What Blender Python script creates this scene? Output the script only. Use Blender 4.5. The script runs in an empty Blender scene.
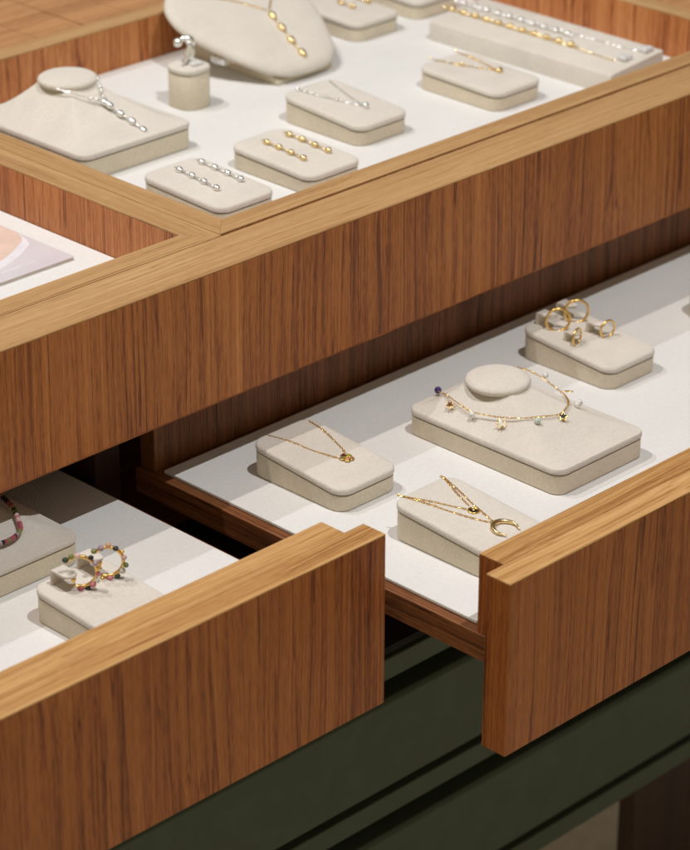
import bpy, bmesh, math, random
from mathutils import Vector, Matrix
random.seed(7)
S = bpy.context.scene
C = S.collection
MM = 0.001
PI = math.pi

# ------------------------------------------------------------------ materials
def nodes_of(name):
    m = bpy.data.materials.new(name); m.use_nodes = True
    nt = m.node_tree
    return m, nt, nt.nodes['Principled BSDF']

def noise(nt, vec, scale, detail=2.0, rough=0.5):
    n = nt.nodes.new('ShaderNodeTexNoise')
    n.inputs['Scale'].default_value = scale
    n.inputs['Detail'].default_value = detail
    n.inputs['Roughness'].default_value = rough
    nt.links.new(vec, n.inputs['Vector'])
    return n

def math_node(nt, op, a, b):
    n = nt.nodes.new('ShaderNodeMath'); n.operation = op
    for i, v in enumerate((a, b)):
        if isinstance(v, (int, float)): n.inputs[i].default_value = v
        else: nt.links.new(v, n.inputs[i])
    return n.outputs[0]

def ramp(nt, fac, stops):
    r = nt.nodes.new('ShaderNodeValToRGB')
    el = r.color_ramp.elements
    while len(el) < len(stops): el.new(0.5)
    for e, (p, c) in zip(el, stops):
        e.position = p; e.color = (*c, 1)
    nt.links.new(fac, r.inputs['Fac'])
    return r.outputs['Color']

def object_coords(nt, shift=True):
    tc = nt.nodes.new('ShaderNodeTexCoord')
    if not shift: return tc.outputs['Object']
    oi = nt.nodes.new('ShaderNodeObjectInfo')
    sc = nt.nodes.new('ShaderNodeVectorMath'); sc.operation = 'MULTIPLY_ADD'
    cmb = nt.nodes.new('ShaderNodeCombineXYZ')
    for i in range(3):
        nt.links.new(math_node(nt, 'MULTIPLY', oi.outputs['Random'], 1.7 + i * 0.6), cmb.inputs[i])
    ad = nt.nodes.new('ShaderNodeVectorMath'); ad.operation = 'ADD'
    nt.links.new(tc.outputs['Object'], ad.inputs[0]); nt.links.new(cmb.outputs[0], ad.inputs[1])
    return ad.outputs[0]

def mapped(nt, vec, scale):
    mp = nt.nodes.new('ShaderNodeMapping')
    mp.inputs['Scale'].default_value = scale
    nt.links.new(vec, mp.inputs['Vector'])
    return mp.outputs[0]

def bump(nt, bsdf, height, strength, dist):
    b = nt.nodes.new('ShaderNodeBump')
    b.inputs['Strength'].default_value = strength
    b.inputs['Distance'].default_value = dist
    nt.links.new(height, b.inputs['Height'])
    nt.links.new(b.outputs[0], bsdf.inputs['Normal'])

def wood(name, stops, grain, width=1.0, rough=0.45, fine=0.32, pore=0.26, spec=0.30, wave=0.0035, vein=.20):
    """streaked veneer; grain = axis the fibres run along"""
    m, nt, b = nodes_of(name)
    oc = object_coords(nt)
    # slow wander so the streaks are not ruler straight
    def sc(across, along):
        v = [across / width] * 3; v['xyz'.index(grain)] = along
        return tuple(v)
    w = noise(nt, mapped(nt, oc, sc(9, 5)), 1.0, 1.0)
    sub = nt.nodes.new('ShaderNodeVectorMath'); sub.operation = 'SUBTRACT'
    nt.links.new(w.outputs['Color'], sub.inputs[0]); sub.inputs[1].default_value = (.5, .5, .5)
    mul = nt.nodes.new('ShaderNodeVectorMath'); mul.operation = 'MULTIPLY_ADD'
    nt.links.new(sub.outputs[0], mul.inputs[0]); mul.inputs[1].default_value = (wave * 3,) * 3
    nt.links.new(oc, mul.inputs[2])
    oc = mul.outputs[0]
    n0 = noise(nt, mapped(nt, oc, sc(22, 0.9)), 1.0, 1.5, .5)
    n1 = noise(nt, mapped(nt, oc, sc(120, .8)), 1.0, 3.0, .6)
    n2 = noise(nt, mapped(nt, oc, sc(480, 1.8)), 1.0, 3.0, .65)
    n3 = noise(nt, mapped(nt, oc, sc(1700, 80)), 1.0, 1.0, .6)
    f = math_node(nt, 'MULTIPLY', n1.outputs['Fac'], 1.0 - fine - pore - .17)
    f = math_node(nt, 'ADD', f, math_node(nt, 'MULTIPLY', n0.outputs['Fac'], .17))
    f = math_node(nt, 'ADD', f, math_node(nt, 'MULTIPLY', n2.outputs['Fac'], fine))
    f = math_node(nt, 'ADD', f, math_node(nt, 'MULTIPLY', n3.outputs['Fac'], pore))
    # growth ring lines: thin darker veins that follow one level of a stretched noise
    nv = noise(nt, mapped(nt, oc, sc(46, .55)), 1.0, 2.5, .55)
    fr = math_node(nt, 'FRACT', math_node(nt, 'MULTIPLY', nv.outputs['Fac'], 9.0), 0)
    vr = nt.nodes.new('ShaderNodeMapRange'); vr.interpolation_type = 'SMOOTHSTEP'
    for q_, v_ in zip((1, 2, 3, 4), (.0, .22, 1.0, 0.0)): vr.inputs[q_].default_value = v_
    nt.links.new(fr, vr.inputs[0])
    nb = noise(nt, mapped(nt, oc, sc(17, .5)), 1.0, 1.0)
    amt = math_node(nt, 'MULTIPLY', vr.outputs[0], math_node(nt, 'MULTIPLY', nb.outputs['Fac'], vein))
    f = math_node(nt, 'SUBTRACT', math_node(nt, 'ADD', f, vein * .07), amt)
    nt.links.new(ramp(nt, f, stops), b.inputs['Base Color'])
    b.inputs['Roughness'].default_value = rough
    b.inputs['Specular IOR Level'].default_value = spec
    hh = math_node(nt, 'ADD', math_node(nt, 'MULTIPLY', n3.outputs['Fac'], .6), math_node(nt, 'MULTIPLY', n2.outputs['Fac'], .4))
    bump(nt, b, hh, .25, .0003)
    return m

WAL = [(.36, (.088, .023, .007)), (.44, (.215, .063, .017)), (.51, (.345, .113, .028)), (.58, (.425, .154, .042)), (.67, (.520, .212, .066))]
DRW = [(p, (c[0] * .92, c[1] * .86, c[2] * .86)) for p, c in WAL]          # drawer boards: the walnut colours made darker and redder
RAIL = [(.38, (.050, .016, .007)), (.46, (.125, .043, .016)), (.53, (.200, .074, .027)), (.64, (.290, .120, .045))]  # darkened wood: shade on drawer rails and back board is put into the colour
HON = [(.37, (.260, .105, .030)), (.45, (.425, .212, .070)), (.52, (.550, .310, .120)), (.61, (.650, .400, .178))]
TAN = [(.37, (.255, .122, .046)), (.45, (.395, .218, .088)), (.53, (.480, .284, .126)), (.63, (.570, .365, .182))]
RED = [(.38, (.170, .050, .017)), (.45, (.390, .126, .037)), (.52, (.540, .205, .066)), (.61, (.650, .295, .115))]
BRD = [(.38, (.230, .090, .034)), (.46, (.400, .185, .075)), (.53, (.490, .250, .105)), (.63, (.580, .330, .155))]
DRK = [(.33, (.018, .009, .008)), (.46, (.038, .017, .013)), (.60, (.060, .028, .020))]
W_VERT = wood('walnut_veneer_upright', WAL, 'z')
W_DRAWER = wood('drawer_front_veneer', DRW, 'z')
W_INNER = wood('shaded_inner_veneer', RAIL, 'z')
W_ALONG_X = wood('walnut_veneer_lengthwise', WAL, 'x', fine=.36)
W_BOARDS = wood('warm_boarded_top', BRD, 'x', fine=.36)
W_RAIL = wood('shaded_rail_wood', RAIL, 'y', fine=.40)
W_DARK_Y = wood('dark_runner_wood', DRK, 'y')
W_ALONG_Y = wood('walnut_veneer_depthwise', WAL, 'y', fine=.36)
W_TAN_X = wood('pale_edge_band_lengthwise', TAN, 'x', width=.55, fine=.36, pore=.24, vein=.18)
W_TAN_Y = wood('pale_edge_band_depthwise', TAN, 'y', width=.55, fine=.36, pore=.24, vein=.18)
W_HON_X = wood('honey_edge_band_lengthwise', HON, 'x', width=.6, fine=.36, pore=.18, vein=.16)
W_RED = wood('tray_wall_veneer', RED, 'z', rough=.4)
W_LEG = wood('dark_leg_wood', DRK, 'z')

def suede(name, col, var=.05, rough=.95, cloud=14, grain=1.0, sheen=.15):
    m, nt, b = nodes_of(name)
    oc = object_coords(nt)
    n1 = noise(nt, mapped(nt, oc, (cloud, cloud * 1.7, cloud)), 1.0, 4.0, .6)
    n2 = noise(nt, oc, 1000 * grain, 2.0, .7)
    n3 = noise(nt, oc, 420 * grain, 3.0, .7)
    f = math_node(nt, 'ADD', math_node(nt, 'MULTIPLY', n1.outputs['Fac'], .30), math_node(nt, 'MULTIPLY', n2.outputs['Fac'], .38))
    f = math_node(nt, 'ADD', f, math_node(nt, 'MULTIPLY', n3.outputs['Fac'], .32))
    lo = tuple(c * (1 - var) for c in col); hi = tuple(min(.9, c * (1 + var)) for c in col)
    nt.links.new(ramp(nt, f, [(.35, lo), (.65, hi)]), b.inputs['Base Color'])
    b.inputs['Roughness'].default_value = rough
    b.inputs['Specular IOR Level'].default_value = .1
    b.inputs['Sheen Weight'].default_value = sheen
    b.inputs['Sheen Roughness'].default_value = .5
    hh = math_node(nt, 'ADD', n2.outputs['Fac'], n3.outputs['Fac'])
    bump(nt, b, hh, .75, .0006)
    return m

M_PAD = suede('beige_microsuede', (.690, .643, .572), .12, cloud=22)
M_BASE = suede('beige_base_cloth', (.705, .628, .490), .15, cloud=22)
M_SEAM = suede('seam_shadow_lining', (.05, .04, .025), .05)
M_LINING = suede('white_suede_lining', (.752, .745, .722), .055, cloud=9, grain=.6)

def metal(name, col, rough):
    m, nt, b = nodes_of(name)
    oc = object_coords(nt)
    n = noise(nt, oc, 900, 2.0)
    nt.links.new(ramp(nt, n.outputs['Fac'], [(.3, tuple(c * .9 for c in col)), (.7, col)]), b.inputs['Base Color'])
    b.inputs['Metallic'].default_value = 1
    b.inputs['Roughness'].default_value = rough
    return m
M_GOLD = metal('polished_gold', (.95, .63, .20), .27)
M_GOLDP = metal('pale_polished_gold', (.96, .74, .38), .25)
M_SILVER = metal('polished_silver', (.96, .96, .96), .27)

def stone(name, col, rough=.12, trans=0.0, coat=.5):
    m, nt, b = nodes_of(name)
    n = noise(nt, object_coords(nt), 420, 3.0)
    nt.links.new(ramp(nt, n.outputs['Fac'], [(.3, tuple(c * .65 for c in col)), (.7, tuple(min(1, c * 1.25) for c in col))]), b.inputs['Base Color'])
    b.inputs['Roughness'].default_value = rough
    b.inputs['Coat Weight'].default_value = coat
    b.inputs['Coat Roughness'].default_value = .06
    b.inputs['Transmission Weight'].default_value = trans
    return m
M_ST = {k: stone(k + '_stone', c) for k, c in dict(
    pink=(.62, .20, .23), rose=(.42, .08, .12), pale_pink=(.75, .52, .50), milky=(.72, .68, .62), dark_green=(.03, .06, .03),
    olive=(.20, .23, .06), black=(.012, .012, .014), garnet=(.12, .015, .02), lime=(.35, .40, .05), peach=(.70, .38, .22),
    brown=(.16, .06, .03), violet=(.05, .025, .16), mint=(.60, .69, .62), lilac=(.42, .30, .36), amber=(.42, .20, .10)).items()}
M_PEARL = stone('pearl', (.82, .80, .76), .2)
M_CLEAR = stone('clear_acrylic', (.90, .91, .92), .3, .1)

def paint(name, col, rough=.5, spec=.4):
    m, nt, b = nodes_of(name)
    n = noise(nt, object_coords(nt), 35, 4.0, .6)
    nt.links.new(ramp(nt, n.outputs['Fac'], [(.3, tuple(c * .9 for c in col)), (.7, tuple(c * 1.1 for c in col))]), b.inputs['Base Color'])
    b.inputs['Roughness'].default_value = rough
    b.inputs['Specular IOR Level'].default_value = spec
    n2 = noise(nt, object_coords(nt), 1200, 1.0)
    bump(nt, b, n2.outputs['Fac'], .08, .0002)
    return m
M_GREEN = paint('dark_green_paint', (.066, .080, .054), .55, .3)
M_BLACK = paint('shade_black', (.024, .024, .022), .8, .1)  # black that stands in for shade in the gaps
M_FLOOR = paint('stone_floor', (.80, .72, .58), .6)
M_PAPER = paint('booklet_pages', (.66, .62, .54), .8, .1)

def cover_material():
    m, nt, b = nodes_of('booklet_cover')
    n = noise(nt, object_coords(nt, False), 14, 2.0)
    nt.links.new(ramp(nt, n.outputs['Fac'], [(.3, (.60, .55, .59)), (.7, (.70, .66, .69))]), b.inputs['Base Color'])
    b.inputs['Roughness'].default_value = .35
    return m
M_COVER = cover_material()
M_SKIN = paint('printed_skin_tone', (.74, .56, .47), .4)
M_FOLD = paint('printed_white_strap', (.78, .76, .80), .4)
M_WHITEINK = paint('white_ink', (.84, .83, .86), .4)

# ------------------------------------------------------------------ mesh builder (millimetres, world coordinates)
class MB:
    def __init__(s): s.v = []; s.f = []
    def add(s, vs, fs):
        k = len(s.v); s.v += [tuple(p) for p in vs]; s.f += [tuple(i + k for i in f) for f in fs]
        return s
    def box(s, x0, x1, y0, y1, z0, z1):
        vs = [(x, y, z) for z in (z0, z1) for y in (y0, y1) for x in (x0, x1)]
        return s.add(vs, [(0, 2, 3, 1), (4, 5, 7, 6), (0, 1, 5, 4), (2, 6, 7, 3), (0, 4, 6, 2), (1, 3, 7, 5)])
    def prism(s, pts, z0, z1):
        n = len(pts)
        vs = [(x, y, z0) for x, y in pts] + [(x, y, z1) for x, y in pts]
        return s.add(vs, [tuple(range(n))[::-1], tuple(range(n, 2 * n))] + [(i, (i + 1) % n, n + (i + 1) % n, n + i) for i in range(n)])
    def loft(s, rings, cap0=True, cap1=True):
        n = len(rings[0]); vs = [p for r in rings for p in r]; fs = []
        for k in range(len(rings) - 1):
            for i in range(n):
                a = k * n + i; b_ = k * n + (i + 1) % n
                fs.append((a, b_, b_ + n, a + n))
        if cap0: fs.append(tuple(range(n))[::-1])
        if cap1: fs.append(tuple(range((len(rings) - 1) * n, len(rings) * n)))
        return s.add(vs, fs)
    def sphere(s, c, r, sx=(1, 1, 1), mat=None, nu=14, nv=9):
        vs = []; M = mat or Matrix.Identity(3)
        for j in range(1, nv):
            for i in range(nu):
                t = PI * j / nv; p = 2 * PI * i / nu
                q = M @ Vector((r * sx[0] * math.sin(t) * math.cos(p), r * sx[1] * math.sin(t) * math.sin(p), r * sx[2] * math.cos(t)))
                vs.append(Vector(c) + q)
        vs += [Vector(c) + M @ Vector((0, 0, r * sx[2])), Vector(c) - M @ Vector((0, 0, r * sx[2]))]
        fs = []
        for j in range(nv - 2):
            for i in range(nu):
                a = j * nu + i; b_ = j * nu + (i + 1) % nu
                fs.append((a, a + nu, b_ + nu, b_))
        T = (nv - 1) * nu
        for i in range(nu):
            fs.append((T, i, (i + 1) % nu)); fs.append((T + 1, (nv - 2) * nu + (i + 1) % nu, (nv - 2) * nu + i))
        return s.add(vs, fs)
    def tube(s, pts, rad, n=8, closed=False):
        P = [Vector(p) for p in pts]; rings = []; L = len(P)
        up = Vector((0, 0, 1)); prev = None
        for i in range(L):
            if closed: t = P[(i + 1) % L] - P[i - 1]
            else: t = P[min(i + 1, L - 1)] - P[max(i - 1, 0)]
            t.normalize()
            if prev is None:
                a = t.cross(up)
                if a.length < .1: a = t.cross(Vector((1, 0, 0)))
            else: a = prev - t * prev.dot(t)
            a.normalize(); prev = a; b_ = t.cross(a)
            r = rad(i / (L - 1)) if callable(rad) else rad
            rings.append([P[i] + a * (r * math.cos(2 * PI * k / n)) + b_ * (r * math.sin(2 * PI * k / n)) for k in range(n)])
        if closed:
            s.loft(rings, False, False)
            k0 = len(s.v) - n * L
            s.f += [(k0 + (L - 1) * n + i, k0 + (L - 1) * n + (i + 1) % n, k0 + (i + 1) % n, k0 + i) for i in range(n)]
        else: s.loft(rings)
        return s
    def build(s, name, mat, parent=None, org=(0, 0, 0), smooth=False, bevel=0, angle=40):
        me = bpy.data.meshes.new(name)
        o = Vector(org)
        me.from_pydata([(Vector(p) - o) * MM for p in s.v], [], s.f)
        bm = bmesh.new(); bm.from_mesh(me)
        bmesh.ops.recalc_face_normals(bm, faces=bm.faces)
        if bevel:
            es = [e for e in bm.edges if len(e.link_faces) == 2 and e.calc_face_angle(0) > .6]
            bmesh.ops.bevel(bm, geom=es, offset=bevel * MM, segments=2, profile=.5, affect='EDGES')
        bm.to_mesh(me); bm.free()
        if smooth:
            me.polygons.foreach_set('use_smooth', [True] * len(me.polygons))
            if angle < 180: me.set_sharp_from_angle(angle=math.radians(angle))
        me.materials.append(mat)
        ob = bpy.data.objects.new(name, me); C.objects.link(ob)
        if parent: ob.parent = parent
        return ob

class Thing:
    """an Empty at the base of a thing; parts are meshes parented to it"""
    def __init__(s, name, loc, label, cat, group=None):
        s.org = Vector(loc); s.o = bpy.data.objects.new(name, None); C.objects.link(s.o)
        s.o.empty_display_size = .02
        s.o.location = s.org * MM; s.o['label'] = label; s.o['category'] = cat
        if group: s.o['group'] = group
    def part(s, name, mb, mat, parent=None, **k):
        return mb.build(name, mat, parent or s.o, s.org, **k)

def struct(name, mb, mat, kind='structure'):
    o = mb.build(name, mat); o['kind'] = kind; return o

# ------------------------------------------------------------------ counter
ZT = -43.5        # face of the linings in the two top trays
ZR = -178.0       # face of the linings in the drawers
ct = Thing('display_counter', (0, 0, -900), 'long walnut jewellery counter with a pale edged top rail over dark green beams', 'counter')
fp = ct.part('front_panel', MB().box(-900, 900, 0, 49.5, -113, -1.6), W_VERT, bevel=.5)
ct.part('edge_band', MB().box(-900, 900, 0, 49.5, -1.6, 0), W_TAN_X, fp, bevel=.8)
ct.part('edge_band', MB().box(-900, 900, 0, 49.5, -113.9, -113), W_ALONG_X, fp)
ct.part('tray_deck', MB().box(-880, 900, 50, 900, -74, -52), W_ALONG_X, bevel=.5)
ct.part('side_panel', MB().box(-905, -881, 50, 900, -262, -52), W_VERT, bevel=.5)
ct.part('carcass_back', MB().box(-880, 900, 880, 900, -262, -75), W_VERT)
ct.part('carcass_bottom', MB().box(-880, 900, 62, 880, -284, -262), W_ALONG_X)
ct.part('gap_light_blocker', MB().box(-140, 60, -200, 62, -256, -250), M_BLACK)  # added sheet: stops lamp light falling between the drawers and keeps the gap black
dv = ct.part('divider_panel', MB().box(-84, -58, 66, 880, -261.8, -75), W_LEG, bevel=.5)  # the leg's dark wood used here, putting deep shade into the colour
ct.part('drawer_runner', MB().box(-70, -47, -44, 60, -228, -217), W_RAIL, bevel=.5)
tb = MB()
x = -900
rnd = random.Random(3)
for k in range(30):                       # boarded top behind the trays: boards whose open joints stand in for shadow lines
    w = 58
    y = 541
    while y < 1000:
        tb.box(x + .7, x + w - .7, y + .7, y + 60 - .7, -20, -1.2 - rnd.random() * .5)
        y += 60
    x += w
ct.part('boarded_top', tb, W_BOARDS, bevel=.4)
ct.part('side_top', MB().box(773, 900, 50, 540.5, -51, -1.2), W_BOARDS, bevel=.5)
ct.part('boarded_top_base', MB().box(-900, 900, 541, 1001, -51, -20.5), W_ALONG_X)

def beam(top, y=-40, h=90, groove=9, strip=21):
    # painted slat of the stacked green front: face with an eased top edge, a shadow groove, a lower strip
    prof = [(y + 30, top), (y + 3.5, top), (y, top - 4), (y, top - h), (y + 12, top - h), (y + 12, top - h - groove), (y, top - h - groove),
            (y, top - h - groove - strip), (y + 30, top - h - groove - strip)]
    m = MB()
    m.loft([[(-1000, a, b) for a, b in prof], [(1500, a, b) for a, b in prof]])
    return ct.part('green_beam', m, M_GREEN, bevel=1.2)
beam(-300); beam(-441); beam(-582)
ct.part('beam_gap_shade', MB().box(-1000, 1500, -10, 5, -702, -286), M_BLACK)  # black sheet put in for the deep shade between the beams
ct.part('leg', MB().box(545, 700, -8, 12, -900, -703), W_LEG, bevel=1)
struct('floor', MB().box(-4000, 6000, -4000, 6000, -920, -900), M_FLOOR)

# ------------------------------------------------------------------ top trays
def tray(x0, x1, y0, y1, fw, bw, top, label):
    t = Thing('display_tray', (x0, y0, -52), label, 'tray')
    zb = -51.8; cap = 1.6
    def rail(kind, pts, lo, lobe):
        r = t.part('frame_rail', MB().prism(pts, zb, top - cap), W_RED)
        t.part('edge_band', MB().prism(pts, top - cap, top), kind, r, bevel=.45)
    rail(W_TAN_X, [(x0, y0), (x1, y0), (x1 - bw, y0 + fw), (x0 + bw, y0 + fw)], 0, 0)
    rail(W_TAN_X, [(x0, y1), (x0 + bw, y1 - bw), (x1 - bw, y1 - bw), (x1, y1)], 0, 0)
    rail(W_TAN_Y, [(x0, y0), (x0 + bw, y0 + fw), (x0 + bw, y1 - bw), (x0, y1)], 0, 0)
    rail(W_TAN_Y, [(x1, y0), (x1, y1), (x1 - bw, y1 - bw), (x1 - bw, y0 + fw)], 0, 0)
    t.part('lining', MB().box(x0 + bw + .6, x1 - bw - .6, y0 + fw + .6, y1 - bw - .6, -47, ZT), M_LINING, bevel=.6)
    return t
tray(43.0, 772, 52.2, 538, 22.8, 23.5, .5, 'large walnut framed tray on the counter top filled with beige pads of jewellery')
tray(-790, 42.8, 50.1, 538, 24, 23.5, 0, 'walnut framed counter tray holding only a pale booklet')

# ------------------------------------------------------------------ drawers
def drawer(xo0, xo1, yf, left_gap, right_gap, yback, label, ledge_l, ledge_r):
    t = Thing('drawer', ((xo0 + xo1) / 2, yf, -258.3), label, 'drawer')
    zt = -115.0; cap = 1.4
    xi0, xi1 = xo0 + left_gap, xo1 - right_gap
    ym, yb = yf + 22.8, yf + 46.8
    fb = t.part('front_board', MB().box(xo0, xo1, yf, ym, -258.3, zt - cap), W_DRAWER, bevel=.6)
    t.part('edge_band', MB().box(xo0, xo1, yf, ym, zt - cap, zt), W_HON_X, fb, bevel=.5)
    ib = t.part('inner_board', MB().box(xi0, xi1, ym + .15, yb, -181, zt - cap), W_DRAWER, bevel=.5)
    t.part('edge_band', MB().box(xi0, xi1, ym + .15, yb, zt - cap, zt - .2), W_HON_X, ib, bevel=.5)
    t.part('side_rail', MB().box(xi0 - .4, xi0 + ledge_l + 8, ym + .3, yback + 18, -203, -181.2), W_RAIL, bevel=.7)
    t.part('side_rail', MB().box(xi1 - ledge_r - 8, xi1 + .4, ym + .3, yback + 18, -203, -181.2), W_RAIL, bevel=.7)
    t.part('bottom_board', MB().box(xi0 + ledge_l + 8.2, xi1 - ledge_r - 8.2, ym + .3, yback + 18, -202, -183), W_ALONG_Y)
    t.part('lining', MB().box(xi0 + ledge_l, xi1 - ledge_r, yb + 8, yback - 7, -180.9, ZR), M_LINING, bevel=.7)
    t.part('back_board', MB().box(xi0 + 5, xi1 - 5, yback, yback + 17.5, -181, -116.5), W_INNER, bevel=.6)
    return t
drawer(-63.5, 740, -359, 19, 19, 44.5, 'walnut drawer pulled farthest out with gold necklaces and hoops on beige pads', 8.5, 8.5)
drawer(-880, -71.5, -245.2, 19.5, 19.5, 158, 'walnut drawer pulled less far out with bead necklace and beaded hoops', 4.5, 4.5)

# ------------------------------------------------------------------ beige pads
def rrect(x0, x1, y0, y1, r, n=7):
    P = []
    for cx, cy, a0 in ((x1 - r, y1 - r, 0), (x0 + r, y1 - r, 90), (x0 + r, y0 + r, 180), (x1 - r, y0 + r, 270)):
        for i in range(n + 1):
            a = math.radians(a0 + 90 * i / n); P.append((cx + r * math.cos(a), cy + r * math.sin(a)))
    return P
def inset_ring(x0, x1, y0, y1, r, d, zf):
    return [(px, py, zf(px, py)) for px, py in rrect(x0 + d, x1 - d, y0 + d, y1 - d, max(.6, r - d))]

LID = [(2.4, -.9), (2.4, 0), (.1, .05), (-.5, .3), (-.7, .9), (-.75, 2.6), (-.55, 3.9), (.1, 4.8), (1.1, 5.2), (3, 5.4), (7, 5.55), (14, 5.6)]
def wedge_pad(x0, y0, zt, hb, hf, label, w=66., l=103., r=12., group='low wedge pads of beige suede'):
    t = Thing('display_pad', (x0 + w / 2, y0 + l / 2, zt), label, 'jewellery pad', group)
    h = lambda x, y: zt + hf + .5 + (hb - hf) * (y - y0) / l
    a = (x0, x0 + w, y0, y0 + l, r)
    t.part('pad_base', MB().loft([inset_ring(*a, 1.0, lambda x, y: zt), inset_ring(*a, .9, lambda x, y: zt + .6), inset_ring(*a, 0, lambda x, y: zt + 1.0),
                                  inset_ring(*a, 0, lambda x, y: h(x, y) - .5), inset_ring(*a, .2, lambda x, y: h(x, y) - .3)]), M_BASE, smooth=True)
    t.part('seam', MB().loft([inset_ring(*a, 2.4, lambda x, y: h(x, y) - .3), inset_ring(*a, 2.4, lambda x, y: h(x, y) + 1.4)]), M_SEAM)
    t.part('pad_lid', MB().loft([inset_ring(*a, d, (lambda dz: lambda x, y: h(x, y) + 1.1 + dz)(dz)) for d, dz in LID]), M_PAD, smooth=True)
    t.top = lambda x, y: h(x, y) + 6.2
    return t

def bust_pad(x0, y0, zt, label, W=108., L=167., r=11., disc=(54., 115., 26.), rise=46.5, hs=17.):
    t = Thing('bust_pad', (x0 + W / 2, y0 + L / 2, zt), label, 'necklace pad', 'flat necklace busts of beige suede')
    a = (x0, x0 + W, y0, y0 + L, r); k_ = disc[2] / 26.
    t.part('pad_base', MB().loft([inset_ring(*a, 1.0, lambda x, y: zt), inset_ring(*a, .9, lambda x, y: zt + .6), inset_ring(*a, 0, lambda x, y: zt + 1.0),
                                  inset_ring(*a, 0, lambda x, y: zt + hs - .5), inset_ring(*a, .2, lambda x, y: zt + hs - .3)]), M_BASE, smooth=True)
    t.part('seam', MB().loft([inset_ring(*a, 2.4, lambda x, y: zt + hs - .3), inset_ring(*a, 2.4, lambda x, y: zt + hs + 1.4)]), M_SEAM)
    rings = [inset_ring(*a, d, (lambda dz: lambda x, y: zt + hs + 1.0 + dz)(dz)) for d, dz in LID[:8]]
    # shoulders rise from the lid's edge to the neck disc
    cx, cy, rd = x0 + disc[0], y0 + disc[1], disc[2] - 2
    edge = rrect(x0 + 1.4, x0 + W - 1.4, y0 + 1.4, y0 + L - 1.4, r - 1.4)
    N = len(edge); ze = zt + hs + 6.2; zk = zt + rise
    for k in range(1, 25):
        f = (k / 24)
        ring = []
        for ex, ey in edge:
            an = math.atan2(ey - cy, ex - cx)
            ix, iy = cx + rd * math.cos(an), cy + rd * math.sin(an)
            ring.append((ex + (ix - ex) * f, ey + (iy - ey) * f, ze + (zk - ze) * f ** 1.55))
        rings.append(ring)
    t.part('pad_lid', MB().loft(rings), M_PAD, smooth=True)
    dr = []
    for rr_, z in ((23.5, -2.5), (25.4, -2.2), (27.0, -.6), (27.4, 1.2), (26.6, 3), (24.6, 4.2), (21, 4.9), (14, 5.2), (6, 5.3)):
        rr_ *= k_; dr.append([(cx + rr_ * math.cos(2 * PI * i / 48), cy + rr_ * math.sin(2 * PI * i / 48), zk + z - .5) for i in range(48)])
    t.part('neck_disc', MB().loft(dr), M_PAD, smooth=True)
    return t

def clip(t, x, y, w=10., l=15., hgt=9.5):
    """tongue of suede that an earring hangs on: a wall at the back, a rounded tongue bent forward"""
    z0 = t.top(x, y) - 2.2; z1 = t.top(x, y) + hgt
    pts = []
    side = []
    for s_ in (-1, 1):
        pass
    outer = [(y + 1.2, z0), (y + 1.2, z1 - 2), (y + .6, z1 - .6), (y - .6, z1)]
    inner = [(y - 1.0, z0), (y - 1.0, z1 - 2.6), (y - 1.4, z1 - 2.2)]
    m = MB()
    prof = outer + [(y - 2.0, z1), (y - 2.0, z1 - 2.2)] + inner[::-1]
    m.loft([[(x - w / 2, a, b) for a, b in prof], [(x + w / 2, a, b) for a, b in prof]])
    tip = [(x - w / 2, y - 1.9), (x - w / 2, y - l + w / 2)] + [(x - w / 2 * math.cos(PI * i / 10), y - l + w / 2 - w / 2 * math.sin(PI * i / 10)) for i in range(1, 10)] + [(x + w / 2, y - l + w / 2), (x + w / 2, y - 1.9)]
    m.prism(tip, z1 - 2.2, z1 - .02)
    t.part('earring_tongue', m, M_PAD, smooth=True, bevel=.4)
    return z1

pads = {}
P = lambda k, *a, **kw: pads.__setitem__(k, wedge_pad(*a, **kw))
P('flower', 10.3, -118, ZR, 21.5, 13, 'wedge pad under the flower pendant necklace in the right drawer')
P('hoops', 332, -121, ZR, 21.8, 13.5, 'wedge pad with four suede tongues carrying plain gold hoops')
P('moon', 12.3, -273, ZR, 24, 16.5, 'wedge pad holding the crescent moon necklace, beside the drawer front')
P('beads', -264, -176, ZR, 20.5, 14, 'wedge pad with two tongues carrying bead studded hoops in the left drawer')
P('silver_v', 346, 193, ZT, 19.5, 12.5, 'pad on the top tray under a fine silver necklace laid in a V')
P('gold_bars', 229.5, 139, ZT, 14.5, 11, 'low pad on the top tray carrying two gold nugget bar earrings')
P('silver_bars', 124, 138.5, ZT, 14.5, 11, 'low pad in the top tray corner carrying two silver nugget bar earrings')
P('gold_v', 503, 168, ZT, 15, 12, 'low pad under a gold and pearl necklace, left of the long bracelet block')
P('far_gold', 556, 405, ZT, 15, 12, 'low pad at the back of the top tray with gold nugget earrings', l=98.)
P('far_empty', 652, 412, ZT, 15, 12, 'low pad at the top edge of the photo behind the long bracelet block', l=92.)
bust_pad(153, -219, ZR, 'necklace bust pad wearing the gold star charm necklace in the right drawer')
bust_pad(-290, -32.5, ZR, 'necklace bust pad wearing the multicoloured bead necklace, half under the counter rail')
bust_pad(112, 302, ZT, 'necklace bust pad wearing the silver drop necklace at the left of the top tray', 130., 160., 11., (67., 99., 26.), 55., 18.)

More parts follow.
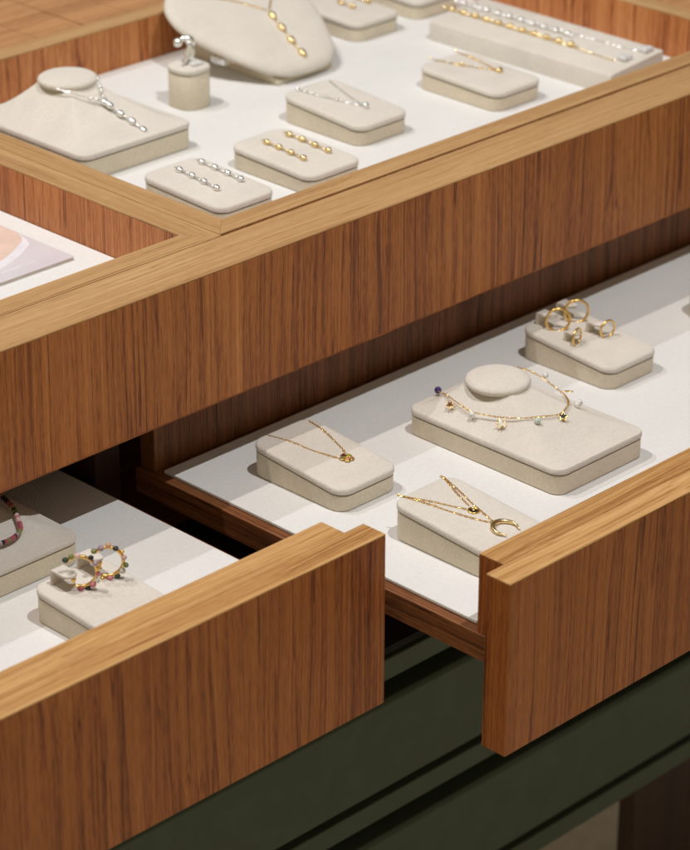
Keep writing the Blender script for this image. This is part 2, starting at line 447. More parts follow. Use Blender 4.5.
# long bracelet block
bb = Thing('bracelet_block', (657, 251, ZT), 'long beige block holding a row of silver and a row of gold beads', 'bracelet display')
def bb_ring(y, d):
    x0, x1 = 617 + d, 697 - d
    zt = lambda x: ZT + 20 + 7 * (x - 617) / 80 - d * .6
    return [(x0, y, ZT), (x0, y, zt(x0) - 2), (x0 + 1, y, zt(x0) - .5), (x0 + 3, y, zt(x0 + 3)), (x1 - 3, y, zt(x1 - 3)), (x1 - 1, y, zt(x1) - .5), (x1, y, zt(x1) - 2), (x1, y, ZT)]
bb.part('block', MB().loft([bb_ring(126, 1), bb_ring(127.5, 0), bb_ring(361, 0), bb_ring(362.5, 1)]), M_PAD, smooth=True)
bb.part('front_lip', MB().box(616, 698, 112, 125.5, ZT, ZT + 15), M_PAD, bevel=2)

# round ring stands
def ring_stand(x, y, zt, r, h, label):
    t = Thing('ring_stand', (x, y, zt), label, 'ring stand', 'round suede ring stands')
    circ = lambda rr_, z: [(px, py, zt + z) for px, py in rrect(x - rr_, x + rr_, y - rr_, y + rr_, max(1, 13 - (r - rr_)))]
    t.part('pad_base', MB().loft([circ(r - .6, 0), circ(r, .8), circ(r, h - 7), circ(r - .5, h - 6.4)]), M_BASE, smooth=True)
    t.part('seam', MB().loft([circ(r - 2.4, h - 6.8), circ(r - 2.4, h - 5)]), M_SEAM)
    t.part('pad_lid', MB().loft([circ(r - 2.4, h - 5.6), circ(r - .2, h - 5.5), circ(r + .5, h - 4.6), circ(r + .6, h - 2.8), circ(r + .1, h - 1.2), circ(r - 1.4, h - .3), circ(r - 4, h), circ(r - 8, h)]), M_PAD, smooth=True)
    s = MB(); s.box(x - r * .5, x + r * .5, y - 1.3, y + 1.3, h + zt - .05, h + zt + .12)
    t.part('slot', s, M_SEAM)
    return t
ring_stand(316, 389, ZT, 17.6, 40, 'round beige ring stand with a silver ring beside the tilted bust')
ring_stand(519, -80, ZR, 15.8, 40, 'round beige ring stand cut off at the right edge of the photo')

# tilted necklace bust
tp = Thing('tilted_bust', (449, 400, ZT), 'large tilted beige bust pillow wearing the gold nugget pendant', 'necklace bust')
half = [(0, 359.5), (15, 360.5), (30, 363), (46, 374), (58, 392), (69, 412), (78, 434), (82.5, 453), (82.5, 468), (76, 486), (60, 502), (40, 512), (18, 517), (0, 518)]
def spline(pts, n, closed=False):
    P_ = [Vector(p) for p in pts]; out = []
    L = len(P_); segs = L if closed else L - 1
    for i in range(segs):
        p0 = P_[(i - 1) % L] if closed or i > 0 else P_[0] * 2 - P_[1]
        p1 = P_[i]; p2 = P_[(i + 1) % L]
        p3 = P_[(i + 2) % L] if closed or i + 2 < L else P_[-1] * 2 - P_[-2]
        for k in range(n):
            t = k / n
            out.append(.5 * ((2 * p1) + (p2 - p0) * t + (2 * p0 - 5 * p1 + 4 * p2 - p3) * t * t + (3 * p1 - p0 - 3 * p2 + p3) * t ** 3))
    if not closed: out.append(P_[-1].copy())
    return out
outl = [Vector((449 + a, b, 0)) for a, b in half] + [Vector((449 - a, b, 0)) for a, b in half[-2:0:-1]]
outl = spline(outl, 3, True)
TT = math.tan(math.radians(20))
tiltz = lambda y: ZT + 17 + TT * (y - 385)
cen = Vector((449, 440, 0))
rings = []
for sc, dz in ((.88, -3.4), (.94, -3.0), (.985, -1.4), (1.0, .8), (1.0, 2.8), (.985, 5.2), (.955, 7.2), (.90, 8.6), (.75, 9.8), (.5, 10.6), (.2, 10.9)):
    rings.append([(cen.x + (p.x - cen.x) * sc, cen.y + (p.y - cen.y) * sc, tiltz(cen.y + (p.y - cen.y) * sc) + dz) for p in outl])
tp.part('pillow', MB().loft(rings), M_PAD, smooth=True, angle=180)
wd = MB()
wp = [(368, ZT), (368, ZT + 4.5), (392, tiltz(392) - 4), (490, tiltz(490) - 4), (490, ZT)]
wd.loft([[(411, a, b) for a, b in wp], [(487, a, b) for a, b in wp]])
tp.part('wedge_base', wd, M_BASE, bevel=1.2)

# ------------------------------------------------------------------ jewellery
def chain_mesh(pts, pitch=2.3, w=.85, wire=.28, n=9):
    # alternate links: one lying flat, the next standing on edge
    m = MB()
    P_ = spline(pts, 14)
    L = [0]
    for a, b in zip(P_, P_[1:]): L.append(L[-1] + (b - a).length)
    s = 0; k = 0; j = 0
    while s < L[-1]:
        while j < len(L) - 2 and L[j + 1] < s: j += 1
        q = P_[j].lerp(P_[j + 1], (s - L[j]) / max(1e-6, L[j + 1] - L[j]))
        t = (P_[j + 1] - P_[j]).normalized()
        a = t.cross(Vector((0, 0, 1))).normalized(); b = a.cross(t)
        ang = (.1 if k % 2 else 1.35) + .3 * math.sin(k * 2.7)
        c = a * math.cos(ang) + b * math.sin(ang)
        ln = pitch * (.70 if k % 2 else .58)
        ww = w if k % 2 else w * .7
        m.tube([q + t * (ln * math.cos(2 * PI * i / n)) + c * (ww * math.sin(2 * PI * i / n)) for i in range(n)], wire, 4, True)
        s += pitch; k += 1
    return m

def along(pts, f):
    P_ = spline(pts, 16); L = [0]
    for a, b in zip(P_, P_[1:]): L.append(L[-1] + (b - a).length)
    s = f * L[-1]
    for j in range(len(P_) - 1):
        if L[j + 1] >= s: return P_[j].lerp(P_[j + 1], (s - L[j]) / max(1e-6, L[j + 1] - L[j])), (P_[j + 1] - P_[j]).normalized()
    return P_[-1], (P_[-1] - P_[-2]).normalized()

def frame_to(t):
    t = Vector(t).normalized(); a = t.cross(Vector((0, 0, 1))).normalized(); b = a.cross(t)
    return Matrix((t, a, b)).transposed()

# flower pendant necklace
fl = Thing('flower_necklace', (52, -83, -155), 'gold chain necklace with a small flower of coloured stones', 'necklace')
A = [(28.2, -17.0, -149.9), (29.7, -21.6, -149.7), (34.7, -36.2, -150.8), (38.2, -55.9, -152.4), (42.2, -70.2, -153.5), (45.6, -80.0, -154.0)]
B = [(69.9, -22.6, -149.5), (68.8, -36.6, -150.7), (64.7, -52.3, -152.0), (59.7, -68.8, -153.5), (54.6, -79.0, -153.6)]
fl.part('chain', chain_mesh(A), M_GOLD); fl.part('chain', chain_mesh(B), M_GOLD)
fc = Vector((50.6, -84.0))
for i, k in enumerate(('garnet', 'lime', 'amber', 'peach', 'olive')):
    a = math.radians(135 - 72 * i - 45)
    px, py = fc.x + 3.7 * math.cos(a), fc.y + 3.7 * math.sin(a)
    z = pads['flower'].top(px, py)
    fl.part('setting', MB().tube([(px + 2.2 * math.cos(2 * PI * i / 16), py + 2.2 * math.sin(2 * PI * i / 16), z + 1.5) for i in range(16)], .5, 6, True), M_GOLD, smooth=True, angle=180)
    fl.part('stone', MB().sphere((px, py, z + 1.7), 2.05, (1, 1, .8), None, 8, 6), M_ST[k])
fl.part('centre', MB().sphere((fc.x, fc.y, pads['flower'].top(fc.x, fc.y) + 1.6), 1.1), M_GOLD, smooth=True, angle=180)

# round pendant and crescent necklaces
rn = Thing('pendant_necklace', (50, -221, -151), 'thin gold necklace with a small round black centred pendant', 'necklace')
RA = [(23.0, -168.0, -146.4), (25.3, -173.4, -146.6), (36.1, -193.2, -148.0), (47.5, -216.8, -149.6)]
RB = [(68.3, -170.0, -146.5), (68.1, -174.7, -146.6), (60.0, -193.7, -148.0), (52.6, -214.6, -149.5)]
rn.part('chain', chain_mesh(RA), M_GOLD); rn.part('chain', chain_mesh(RB), M_GOLD)
rc = Vector((50.1, -221.1, pads['moon'].top(50, -221) + .9))
rn.part('pendant', MB().tube([rc + Vector((3.9 * math.cos(2 * PI * i / 28), 3.9 * math.sin(2 * PI * i / 28), .28 * math.sin(2 * PI * i / 28))) for i in range(28)], .95, 7, True), M_GOLD, smooth=True, angle=180)
rn.part('pendant_face', MB().sphere(rc, 3.6, (1, 1, .16)), M_ST['black'], smooth=True, angle=180)
rn.part('pendant_dot', MB().sphere(rc + Vector((0, 0, .6)), 1.0, (1, 1, .6), None, 10, 7), M_GOLDP, smooth=True, angle=180)
mn = Thing('crescent_necklace', (47, -255, -153), 'thin gold necklace with an open crescent moon pendant', 'necklace')
MA = [(22.2, -168.5, -146.3), (24.8, -174.4, -146.5), (31.9, -197.1, -148.3), (39.5, -224.2, -150.2), (47.4, -242.7, -151.3)]
MBp = [(69.6, -170.0, -146.2), (68.9, -175.2, -146.6), (61.4, -200.4, -148.5), (55.6, -219.0, -149.9), (49.6, -241.4, -151.2)]
mn.part('chain', chain_mesh(MA), M_GOLD); mn.part('chain', chain_mesh(MBp), M_GOLD)
cm = spline([(55.6, -263.5, -152.0), (58.5, -255.5, -151.3), (54.5, -247.6, -150.8), (47.4, -245.4, -150.6), (40.8, -249.4, -150.9), (38.2, -256.6, -151.4), (41.0, -263.6, -151.9)], 8)
mn.part('crescent', MB().tube(cm, lambda f: .35 + 1.75 * math.sin(PI * f) ** .8, 10), M_GOLDP, smooth=True, angle=180)
mn.part('bail', MB().tube([(48.4 + 1.3 * math.cos(2 * PI * i / 12), -243.2 + 1.3 * math.sin(2 * PI * i / 12), -150.2) for i in range(12)], .4, 6, True), M_GOLD, smooth=True, angle=180)

# star charm necklace
sn = Thing('charm_necklace', (207, -140, -145), 'fine gold necklace strung with tiny stars and beads around the bust disc', 'necklace')
SC = [(183.4, -44.5, -152.6), (184.0, -54.0, -151.4), (173.9, -76.8, -142.2), (171.6, -86.4, -142.4), (168.0, -108.6, -144.2), (169.2, -117.5, -143.9), (174.5, -137.0, -142.5), (181.8, -152.9, -140.1),
      (193.5, -159.6, -140.8), (211.9, -166.0, -142.5), (224.1, -163.7, -142.0), (233.5, -158.2, -142.0), (252.0, -137.4, -150.2), (261.4, -121.9, -151.7), (266.6, -101.3, -151.2), (262.2, -84.0, -149.4)]
SC = [(187.0, -55.0, -150.4), (181.0, -64.0, -146.8)] + SC[2:12] + [(259.4 - 3, -132.4 - 3, -151.0), (262.6, -119.0, -151.0), (262.6, -103.0, -146.5), (256.2, -92.0, -141.5), (246, -86, -137.5)]
sn.part('chain', chain_mesh(SC), M_GOLD)
def star_mesh(c, r, spin=0.0, th=.9):
    # small five pointed star leaning back on the sloping shoulder
    m = MB()
    nrm = Vector((-.42, -.42, .80)).normalized(); e1 = Vector((1, -1, 0)).normalized(); e2 = nrm.cross(e1)
    top = []; bot = []
    for i in range(10):
        a = 2 * PI * i / 10 + spin; rr_ = r if i % 2 == 0 else r * .45
        q = Vector(c) + e1 * (rr_ * math.cos(a)) + e2 * (rr_ * math.sin(a))
        bot.append(q); top.append(q + nrm * th)
    m.loft([bot, top]); return m
def dangle(px, py, z, r, mat, kind):
    c = Vector((px, py, z + (1.2 if kind == 'star' else 0)))
    if kind == 'star':
        st = sn.part('star_charm', star_mesh(c, r + .9, px * .7), M_GOLD, bevel=.15)
        sn.part('enamel', star_mesh(c + Vector((-.33, -.33, .64)), r - .05, px * .7, .5), mat, st)
    elif kind == 'leaf':
        sn.part('leaf_charm', MB().sphere(c, 1, (4.6, 1.6, .6), Matrix.Rotation(-.9, 3, 'Z'), 16, 8), mat, smooth=True, angle=180)
    else:
        sn.part('bead', MB().sphere(c, r), mat, smooth=True, angle=180)
for px, py, z, r, k, kind in [(186.6, -56.0, -149.4, 3.1, 'violet', 'bead'), (166.5, -88.2, -146.4, 3.6, 'brown', 'star'), (165.8, -113.2, -145.2, 2.6, None, 'bead'),
                              (169.5, -141.6, -146.4, 3.9, 'milky', 'star'), (189.4, -163.4, -141.6, 2.8, 'mint', 'bead'), (212.2, -170.8, -144.4, 3.8, 'black', 'star'),
                              (238.0, -164.0, -143.4, 2.6, None, 'bead'), (244.0, -161.0, -144.4, 2.8, None, 'bead'), (265.0, -131.0, -151.4, 2.8, 'gold', 'leaf'), (268.5, -103.0, -147.0, 2.6, 'clear', 'bead')]:
    mat = M_PEARL if k is None else M_GOLD if k == 'gold' else M_CLEAR if k == 'clear' else M_ST[k]
    dangle(px, py, z, r, mat, kind)

# plain gold hoops on their tongues
def hoop(x, y, z, R, wire, az, label, group, gap=None, n=48, thing='hoop_earring', mat=None):
    """upright hoop of radius R centred x,y,z; az = direction its plane faces"""
    t = Thing(thing, (x, y, z - R), label, 'earring', group)
    u = Vector((math.cos(az + PI / 2), math.sin(az + PI / 2), 0)); v = Vector((0, 0, 1))
    pts = []
    a0, a1 = gap or (0, 2 * PI)
    for i in range(n + (1 if gap else 0)):
        a = a0 + (a1 - a0) * i / n
        pts.append(Vector((x, y, z)) + u * (R * math.cos(a)) + v * (R * math.sin(a)))
    t.part('ring', MB().tube(pts, wire, 9, not gap), mat or M_GOLD, smooth=True, angle=180)
    t.u, t.v, t.c = u, v, Vector((x, y, z))
    return t
hp = pads['hoops']
G_H = 'plain gold hoop earrings on suede tongues'
cam_az = math.atan2(-.70, -.71)
for cx, cy, w_, l_, hg in ((351.5, -24.5, 11, 17, 12), (380.5, -22.5, 11, 17, 12), (346.3, -61, 9.5, 12, 10), (374.6, -62, 10, 15, 11)):
    clip(hp, cx, cy, w_, l_, hg)
hoop(352.8, -43.5, hp.top(353, -44) + 10.2, 10.6, 1.15, cam_az + .12, 'larger plain gold hoop on the left tongue of the hoop pad', G_H)
hoop(378.2, -42.6, hp.top(378, -43) + 10.2, 10.6, 1.15, cam_az + .12, 'larger plain gold hoop on the farther tongue of the hoop pad, nearest the drawer back', G_H)
hoop(346.2, -71.0, hp.top(346, -71) + 7.2, 7.4, .95, cam_az + 1.02, 'small thick gold hoop seen nearly edge on, lowest on the hoop pad', G_H)
hoop(378.2, -78.4, hp.top(378, -78) + 7.6, 7.8, .95, cam_az + .62, 'small thick gold hoop on the right tongue of the hoop pad', G_H)

# bead studded hoops
bp_ = pads['beads']
G_B = 'gold hoops studded with coloured beads'
BEADED = (((-246, -82, -239.3, -99.5), 'bead studded gold hoop nearer the drawer front with its ear post showing',
           ['milky', 'rose', 'black', 'pink', 'milky', 'pink', None, 'lilac', 'black', None, 'pale_pink', 'olive', 'dark_green'], True),
          ((-217, -77.2, -214.5, -101.2), 'bead studded gold hoop behind and to the right on its own tongue',
           [None, 'pink', 'dark_green', 'milky', 'olive', 'pale_pink', None, 'black', 'peach', 'lilac', 'olive'], False))
for (cx, cy, hx, hy), lab, seq, first in BEADED:
    z1 = clip(bp_, cx, cy, 12, 19, 13)
    az = cam_az + (.05 if first else .12)
    R = 12.4 if first else 11.8
    hz = bp_.top(hx, hy) + R + 2.2
    g0, g1 = math.radians(-112), math.radians(138)
    t = hoop(hx, hy, hz, R, 1.35, az, lab, G_B, gap=(g0, g1), thing='beaded_hoop_earring')
    n = len(seq)
    fw = Vector((math.cos(az), math.sin(az), 0))
    for i, k in enumerate(seq):
        a = g0 + (g1 - g0) * (i + .2) / (n - .6)
        ro = R + (1.9, .9, 2.1, 1.4)[i % 4]
        q = t.c + t.u * (ro * math.cos(a)) + t.v * (ro * math.sin(a)) + fw * (1.5, 2.2, .6)[i % 3]
        if k: t.part('bead', MB().sphere(q, 2.15 + .3 * (i % 3 == 0), (1, 1, .92)), M_ST[k], smooth=True, angle=180)
        else: t.part('gold_bead', MB().sphere(q, 1.5), M_GOLD, smooth=True, angle=180)
    pq = Vector((cx + 1, cy - 12, z1 - 4))
    t.part('ear_post', MB().tube([pq + Vector((0, 3, 1)), pq + Vector((0, -5, 0))], .5, 8).sphere(pq + Vector((0, -5, 0)), 2.3, (1, .7, 1)).tube([pq + Vector((0, -5, 0)), pq + Vector((1, -5.5, -5))], .6, 8), M_GOLD, smooth=True, angle=180)

# multicoloured bead necklace
bn = Thing('bead_necklace', (-236, 60, -146), 'necklace of small pink, green and black round stones', 'necklace')
right_side = [(-197.0, 62.0, -144.0), (-197.7, 44.0, -143.6), (-204.6, 21.1, -142.4), (-209.5, 9.8, -143.2), (-214.8, -1.0, -145.4), (-219.1, -6.6, -146.6), (-226.8, -10.6, -147.4), (-236.0, -12.0, -147.6)]
loop = right_side + [(-472 - a, b, c) for a, b, c in right_side[-2::-1]]
tot = 74
mesh_cache = {}
keys = ['rose', 'pink', 'black', 'dark_green', 'pale_pink', 'olive', 'rose', 'black', 'pink', 'lilac', 'garnet', 'peach', 'black', 'brown', 'pink', 'dark_green']
rb = random.Random(5)
for i in range(tot):
    q, tg = along(loop, (i + .5) / tot)
    k = keys[rb.randrange(len(keys))]
    if k not in mesh_cache:
        o = MB().sphere((0, 0, 0), 2.05, (.92, 1, 1), None, 12, 8).build('bead', M_ST[k], bn.o, (0, 0, 0), smooth=True, angle=180)
        mesh_cache[k] = o
    else:
        o = mesh_cache[k].copy(); C.objects.link(o); o.parent = bn.o
    o.location = (Vector(q) - bn.org) * MM
    o.rotation_euler = (0, 0, math.atan2(tg.y, tg.x))

# nugget drops used on several pieces
def nugget_row(t, pts, r, mat, elong=1.35, cap=True, link=True):
    m = MB()
    for a, b in zip(pts, pts[1:]):
        a, b = Vector(a), Vector(b)
        m.tube([a, a.lerp(b, .5), b], .75, 7)
    if link: t.part('links', m, mat, smooth=True, angle=180)
    for i, p in enumerate(pts):
        d = (Vector(pts[min(i + 1, len(pts) - 1)]) - Vector(pts[max(0, i - 1)]))
        t.part('nugget', MB().sphere(p, r * 1.03, (elong, 1, .88), frame_to(d), 16, 10), mat, smooth=True, angle=180)
def bar(kind, lab, grp, pts, mat):
    t = Thing('bar_earring', pts[0], lab, 'earring', grp)
    nugget_row(t, pts, 2.9, mat, 1.25)
    p = Vector(pts[0]); d = (Vector(pts[0]) - Vector(pts[1])).normalized()
    t.part('hook', MB().tube([p, p + d * 3 + Vector((0, 0, .6)), p + d * 6.5 + Vector((0, 0, .2))], .55, 7), mat, smooth=True, angle=180)
bar(0, 'gold nugget bar earring on the gold bar pad, the one nearer the left edge', 'gold nugget bar earrings', [(254.3, 218.7, -20.4), (254.2, 203.2, -20.9), (253.5, 187.3, -21.4), (252.9, 171.1, -22.1)], M_GOLDP)
bar(0, 'gold nugget bar earring on the gold bar pad, the one farther right', 'gold nugget bar earrings', [(282.4, 219.4, -20.4), (282.9, 203.0, -20.8), (282.2, 186.4, -21.5), (281.7, 169.0, -22)], M_GOLDP)
bar(0, 'silver nugget bar earring nearer the tray divider', 'silver nugget bar earrings', [(153.4, 222.9, -20.4), (152.6, 206.2, -20.9), (151.2, 189.4, -21.5), (149.5, 171.7, -22)], M_SILVER)
bar(0, 'silver nugget bar earring farther from the tray divider', 'silver nugget bar earrings', [(179.9, 223.6, -20.4), (180.0, 206.8, -20.9), (179.5, 190.0, -21.6), (178.6, 172.5, -22)], M_SILVER)
bar(0, 'gold nugget earring at the back pad, beside the tilted bust', 'gold nugget earrings on the back pad', [(590, 460, -20.4), (590, 444, -20.9)], M_GOLDP)
bar(0, 'gold nugget earring at the back pad, on the side of the bracelet block', 'gold nugget earrings on the back pad', [(613, 461, -20.4), (613, 444, -20.9)], M_GOLDP)

# silver drop necklace
t1 = Thing('silver_necklace', (193, 369, -5), 'silver chain necklace with a line of pebble drops, on the bust pad', 'necklace')
ra = [(152.4, 401.5, 12.6), (157.2, 376.5, 11.6), (170.8, 360.8, 5.3), (180.9, 355.0, 1.6)]
rb_ = [(203, 392, 13.8), (196.3, 378.1, 12.6), (186.5, 363.2, 6.5), (180.9, 355.0, 1.6)]
t1.part('chain', chain_mesh(ra), M_SILVER); t1.part('chain', chain_mesh(rb_), M_SILVER)
for q in ((197, 379.5, 12.8), (191.4, 371, 9.6), (187.5, 364.5, 7.2), (176.4, 357.8, 3.6), (171.6, 360.4, 5.2)):
    t1.part('bead', MB().sphere(q, 1.9), M_SILVER, smooth=True, angle=180)
nugget_row(t1, [(181.6, 353.2, 1.3), (183.1, 348.2, -.8), (186.3, 337.3, -6.8), (190.0, 326.0, -12.0), (191.6, 312.9, -17.2)], 3.2, M_SILVER, 1.3)

# gold pendant necklace on the tilted bust
t3 = Thing('gold_necklace', (460, 420, 0), 'gold chain necklace ending in a line of gold nuggets', 'necklace')
lift = lambda x_, y_, d: (x_, y_, tiltz(y_) + d + 2.9)
t3.part('chain', chain_mesh([lift(416, 487, 8.4), lift(421.3, 478.2, 8.6), lift(445, 460, 8.9), lift(464.7, 437.6, 8.8)]), M_GOLD)
t3.part('chain', chain_mesh([lift(500, 470, 8.2), lift(486.8, 455.4, 8.6), lift(467.3, 437.4, 8.8)]), M_GOLD)
nugget_row(t3, [lift(462.6, 428.5, 9.6), lift(457.8, 410.5, 9.4), lift(452.4, 391.4, 9.0), lift(449.3, 373, 8)], 3.5, M_GOLDP, 1.65)
t3.part('chain_tail', chain_mesh([(388, 440, -16), (382, 421, -19), (385, 408, -23), (396, 400, -25)]), M_GOLD)
t3.part('tag', MB().box(381, 399, 412, 430, -27, -20), M_CLEAR, bevel=1)

# silver V necklace
t4 = Thing('silver_necklace', (383, 224, -21), 'fine silver ball chain necklace with one small drop laid in a V', 'necklace')
q1 = [(363.3, 290.8, -15.9), (368.0, 271.8, -17.2), (374.7, 251.4, -18.7), (383.1, 224.3, -20.6)]
q2 = [(402.1, 287.7, -16.2), (391.4, 255.0, -18.4), (383.8, 225.0, -20.6)]
for q in (q1, q2): t4.part('chain', chain_mesh(q), M_SILVER)
bm_ = MB()
for f in (.0, .12, .24, .42, .6, .8):
    bm_.sphere(along(q1, f)[0], 1.9, nu=10, nv=7)
t4.part('beads', bm_, M_SILVER, smooth=True, angle=180)
t4.part('drop', MB().sphere((383.4, 222.5, -19.6), 3.2), M_SILVER, smooth=True, angle=180)

# gold and pearl necklace
t7 = Thing('pearl_necklace', (549, 209, -22), 'gold chain necklace with tiny pearls and a gold drop on a low pad', 'necklace')
q1 = [(524.2, 275.2, -20.0), (532.1, 248.4, -20.8), (541.0, 228.0, -21.4), (548.9, 209.4, -22.0)]
q2 = [(558.5, 272.9, -20.1), (556.3, 242.0, -21.0), (549.0, 210.1, -22.0)]
for q in (q1, q2): t7.part('chain', chain_mesh(q), M_GOLD)
for f in (.1, .3, .5, .7, .85):
    t7.part('pearl', MB().sphere(along(q1, f)[0] + Vector((0, 0, .4)), 2.1), M_PEARL if f != .5 else M_GOLDP, smooth=True, angle=180)
t7.part('drop', MB().sphere((549, 206.5, -21.2), 3.2, (1.3, 1, .9)), M_GOLDP, smooth=True, angle=180)

# the two bracelets on the long block
def bracelet(lab, x, y0, y1, n, mat, tail, name):
    t = Thing('beaded_bracelet', (x, y0, -20), lab, 'bracelet', 'beaded bracelets on the long block')
    z = ZT + 20 + 7 * (x - 617) / 80
    pts = [(x, y0 + (y1 - y0) * i / (n - 1), z + 2.2) for i in range(n)]
    t.part('chain', chain_mesh([(x, y1 + 10, z + .8)] + pts + [(tail[0], tail[1], z + .9)]), mat)
    for p in pts: t.part('nugget', MB().sphere(p, 3.6, (1, 1, .9), None, 16, 10), mat, smooth=True, angle=180)
bracelet('gold bead bracelet stretched along the near side of the long block', 650, 204, 362, 11, M_GOLDP, (646, 146), 'g')
bracelet('silver bead bracelet stretched along the wall side of the long block', 668, 224, 362, 10, M_SILVER, (678, 146), 's')
for x_, y_, lab in ((655, 140, 'clear acrylic stop at the end of the gold bead bracelet'), (683, 137, 'clear acrylic stop at the end of the silver bead bracelet')):
    t = Thing('bracelet_stop', (x_, y_, -20), lab, 'clear stop', 'clear acrylic stops on the long block')
    z = ZT + 20 + 7 * (x_ - 617) / 80
    t.part('block', MB().prism([(x_ - 6, y_ - 5), (x_ + 6, y_ - 5), (x_ + 8, y_ + 2), (x_ + 3, y_ + 7), (x_ - 5, y_ + 6)], z + .1, z + 4.5), M_CLEAR, bevel=1.2)

# silver ring on the stand
sr = Thing('ring', (316, 394, -4), 'silver twisted ring with a ball end standing in the round stand', 'ring')
sr.part('band', MB().tube(spline([(311, 397, 17.8), (315, 394.6, 20.2), (320, 391.6, 19.6), (322, 390.6, 15.5), (320, 391.6, 10), (317.4, 392.4, 4.5), (316, 392, -3.4)], 6), lambda f: 1.9 + 1.3 * math.sin(PI * f), 12), M_SILVER, smooth=True, angle=180)
sr.part('ball', MB().sphere((310.4, 397.2, 16.8), 4.4, nu=20, nv=12), M_SILVER, smooth=True, angle=180)
sr.part('twist', MB().tube(spline([(316.5, 393.6, 18), (319, 391, 15), (320.6, 389.2, 10), (319.6, 388.2, 5), (317, 389, 0)], 6), lambda f: 1.2 + 1.5 * math.sin(PI * f), 10), M_SILVER, smooth=True, angle=180)
cl = Thing('clear_tag', (320, 382, -3.5), 'small clear plastic tag lying in front of the silver ring', 'tag')
cl.part('plate', MB().box(313, 325, 378.5, 386.5, -3.4, -.6), M_CLEAR, bevel=.8)

# ------------------------------------------------------------------ booklet
bk = Thing('booklet', (-80, 240, ZT), 'pale lilac printed booklet with a skin toned photo on its cover', 'booklet')
bx0, bx1, by0, by1 = -158, -7, 174.5, 385
bk.part('pages', MB().prism(rrect(bx0, bx1 - .6, by0 + .6, by1, 1.2, 3), ZT + .2, ZT + 2.4), M_PAPER)
cv = bk.part('cover', MB().prism(rrect(bx0, bx1, by0, by1, 1.5, 3), ZT + 2.4, ZT + 3.0), M_COVER)
# printed picture: a bare shoulder shape with a pale curved strap beside it
arc = [Vector((-18 - 140 * (1 - math.cos(t)) * .93, 246 - 66 * math.sin(t) * .9 + 0, 0)) for t in [i * PI / 2 / 16 for i in range(17)]]
arc = spline([(2.7 - 10.5, 246.5, 0), (-14, 234, 0), (-26, 225, 0), (-43, 215.5, 0), (-62, 208, 0), (-95, 200, 0), (-156, 194, 0)], 6)
back_ = [(-156, 384), (-7.8, 384)]
bk.part('printed_photo', MB().prism([(p.x, p.y) for p in arc] + back_, ZT + 3.02, ZT + 3.06), M_SKIN, cv)
strap = [(p.x, p.y - .3) for p in arc] + [(p.x, p.y - (1 + 9 * min(1, i / 8))) for i, p in list(enumerate(arc))[::-1]]
bk.part('printed_strap', MB().prism(strap, ZT + 3.02, ZT + 3.06), M_FOLD, cv)
lt = MB(); rl = random.Random(11)
xx = -100
while xx < -38:                                       # a faint line of small white lettering too soft to read
    w = rl.choice((1.6, 2.2, 2.6)); base = 188.0
    lt.box(xx, xx + .6, base, base + 3.4, ZT + 3.02, ZT + 3.05)
    if rl.random() < .75: lt.box(xx + .7, xx + w, base + rl.choice((0, 1.4, 2.8)), base + rl.choice((0, 1.4, 2.8)) + .6 + 2.8 * 0 + .2, ZT + 3.02, ZT + 3.05) if False else lt.box(xx + .7, xx + w, base + 1.4, base + 2.1, ZT + 3.02, ZT + 3.05)
    xx += w + .9
bk.part('printed_text', lt, M_WHITEINK, cv)

# ------------------------------------------------------------------ camera
f_px = 2824.29407; yaw, pitch, roll = .789962253, .454698717, .00358113941
cy, sy, cp, sp = math.cos(yaw), math.sin(yaw), math.cos(pitch), math.sin(pitch)
Wd = Vector((sy * cp, cy * cp, -sp)); r_ = Vector((cy, -sy, 0)); u_ = r_.cross(Wd)
Rr = r_ * math.cos(roll) + u_ * math.sin(roll); Uu = r_ * -math.sin(roll) + u_ * math.cos(roll)
cd = bpy.data.cameras.new('camera'); cam = bpy.data.objects.new('camera', cd); C.objects.link(cam)
rot = Matrix((Rr, Uu, -Wd)).transposed().to_4x4()
cam.matrix_world = Matrix.Translation(Vector((-1376.05082494, -1495.75936658, 856.16327309)) * MM) @ rot
cd.sensor_fit = 'VERTICAL'; cd.sensor_height = 24; cd.lens = 24 * f_px / 850
cd.clip_start = .05; cd.clip_end = 50
cd.dof.use_dof = True; cd.dof.focus_distance = 2.19; cd.dof.aperture_fstop = 5.6
S.camera = cam

# ------------------------------------------------------------------ light: three ceiling spots over the counter and the soft light of the room
def lamp(name, dirv, dist, watts, col, target=(200, 60, -120), radius=.012):
    ld = bpy.data.lights.new(name, 'SPOT'); ld.energy = watts; ld.color = col
    ld.spot_size = math.radians(60); ld.spot_blend = .6; ld.shadow_soft_size = radius
    o = bpy.data.objects.new(name, ld); C.objects.link(o)
    d = Vector(dirv); d /= d.z
    p = Vector(target) * MM + d * dist
    o.location = p
    o.rotation_euler = (Vector(target) * MM - p).to_track_quat('-Z', 'Y').to_euler()
    return o
lamp('spot_front', (-.06, -.41, 1), 2.5, 132, (.99, .99, 1))
lamp('spot_mid', (-.32, .19, 1), 2.6, 104, (1, .90, .83))
lamp('spot_back', (-.26, .45, 1), 2.5, 70, (.88, .93, 1))

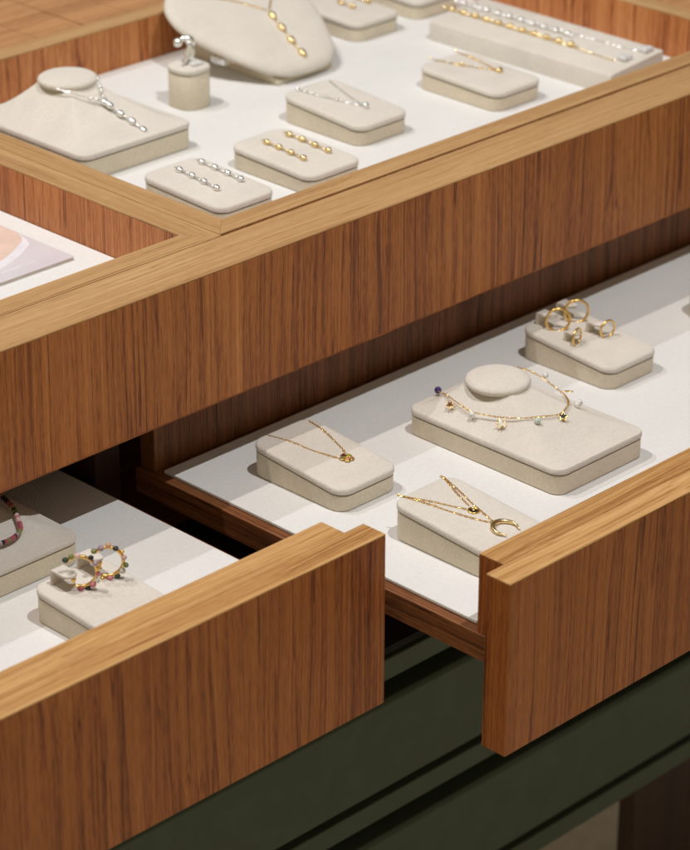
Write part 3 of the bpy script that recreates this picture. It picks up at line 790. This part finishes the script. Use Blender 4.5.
w = bpy.data.worlds.new('World'); S.world = w; w.use_nodes = True
nt = w.node_tree; bg = nt.nodes['Background']
tc = nt.nodes.new('ShaderNodeTexCoord'); sx = nt.nodes.new('ShaderNodeSeparateXYZ')
nt.links.new(tc.outputs['Generated'], sx.inputs[0])
fz = math_node(nt, 'ADD', math_node(nt, 'MULTIPLY', sx.outputs['Z'], .5), .5)
col = ramp(nt, fz, [(.30, (.26, .21, .13)), (.50, (.49, .51, .31)), (.66, (.22, .185, .13)), (1.0, (.11, .095, .075))])
# invented bright patches from noise, added to the surroundings so the metals sparkle
pn = noise(nt, tc.outputs['Generated'], 4.2, 1.0)
pm = nt.nodes.new('ShaderNodeMapRange'); pm.inputs[1].default_value = .64; pm.inputs[2].default_value = .70
pm.inputs[3].default_value = 0; pm.inputs[4].default_value = 1.5
nt.links.new(pn.outputs['Fac'], pm.inputs[0])
up = nt.nodes.new('ShaderNodeMapRange'); up.inputs[1].default_value = -.05; up.inputs[2].default_value = .15
nt.links.new(sx.outputs['Z'], up.inputs[0])
pa = math_node(nt, 'MULTIPLY', pm.outputs[0], up.outputs[0])
mx = nt.nodes.new('ShaderNodeMix'); mx.data_type = 'RGBA'; mx.blend_type = 'ADD'
mx.inputs[0].default_value = 1
# surroundings made brighter towards -x, added to light the pads' side faces
sd = math_node(nt, 'ADD', math_node(nt, 'MULTIPLY', sx.outputs['X'], -.65), 1.1)
sv = nt.nodes.new('ShaderNodeVectorMath'); sv.operation = 'SCALE'
nt.links.new(col, sv.inputs[0]); nt.links.new(sd, sv.inputs['Scale'])
nt.links.new(sv.outputs[0], mx.inputs[6])
cp_ = nt.nodes.new('ShaderNodeCombineColor')
for i in range(3): nt.links.new(pa, cp_.inputs[i])
nt.links.new(cp_.outputs[0], mx.inputs[7])
nt.links.new(mx.outputs[2], bg.inputs['Color']); bg.inputs['Strength'].default_value = 1.0

S.view_settings.view_transform = 'Standard'
S.view_settings.look = 'None'
S.view_settings.exposure = 0
S.view_settings.gamma = 1
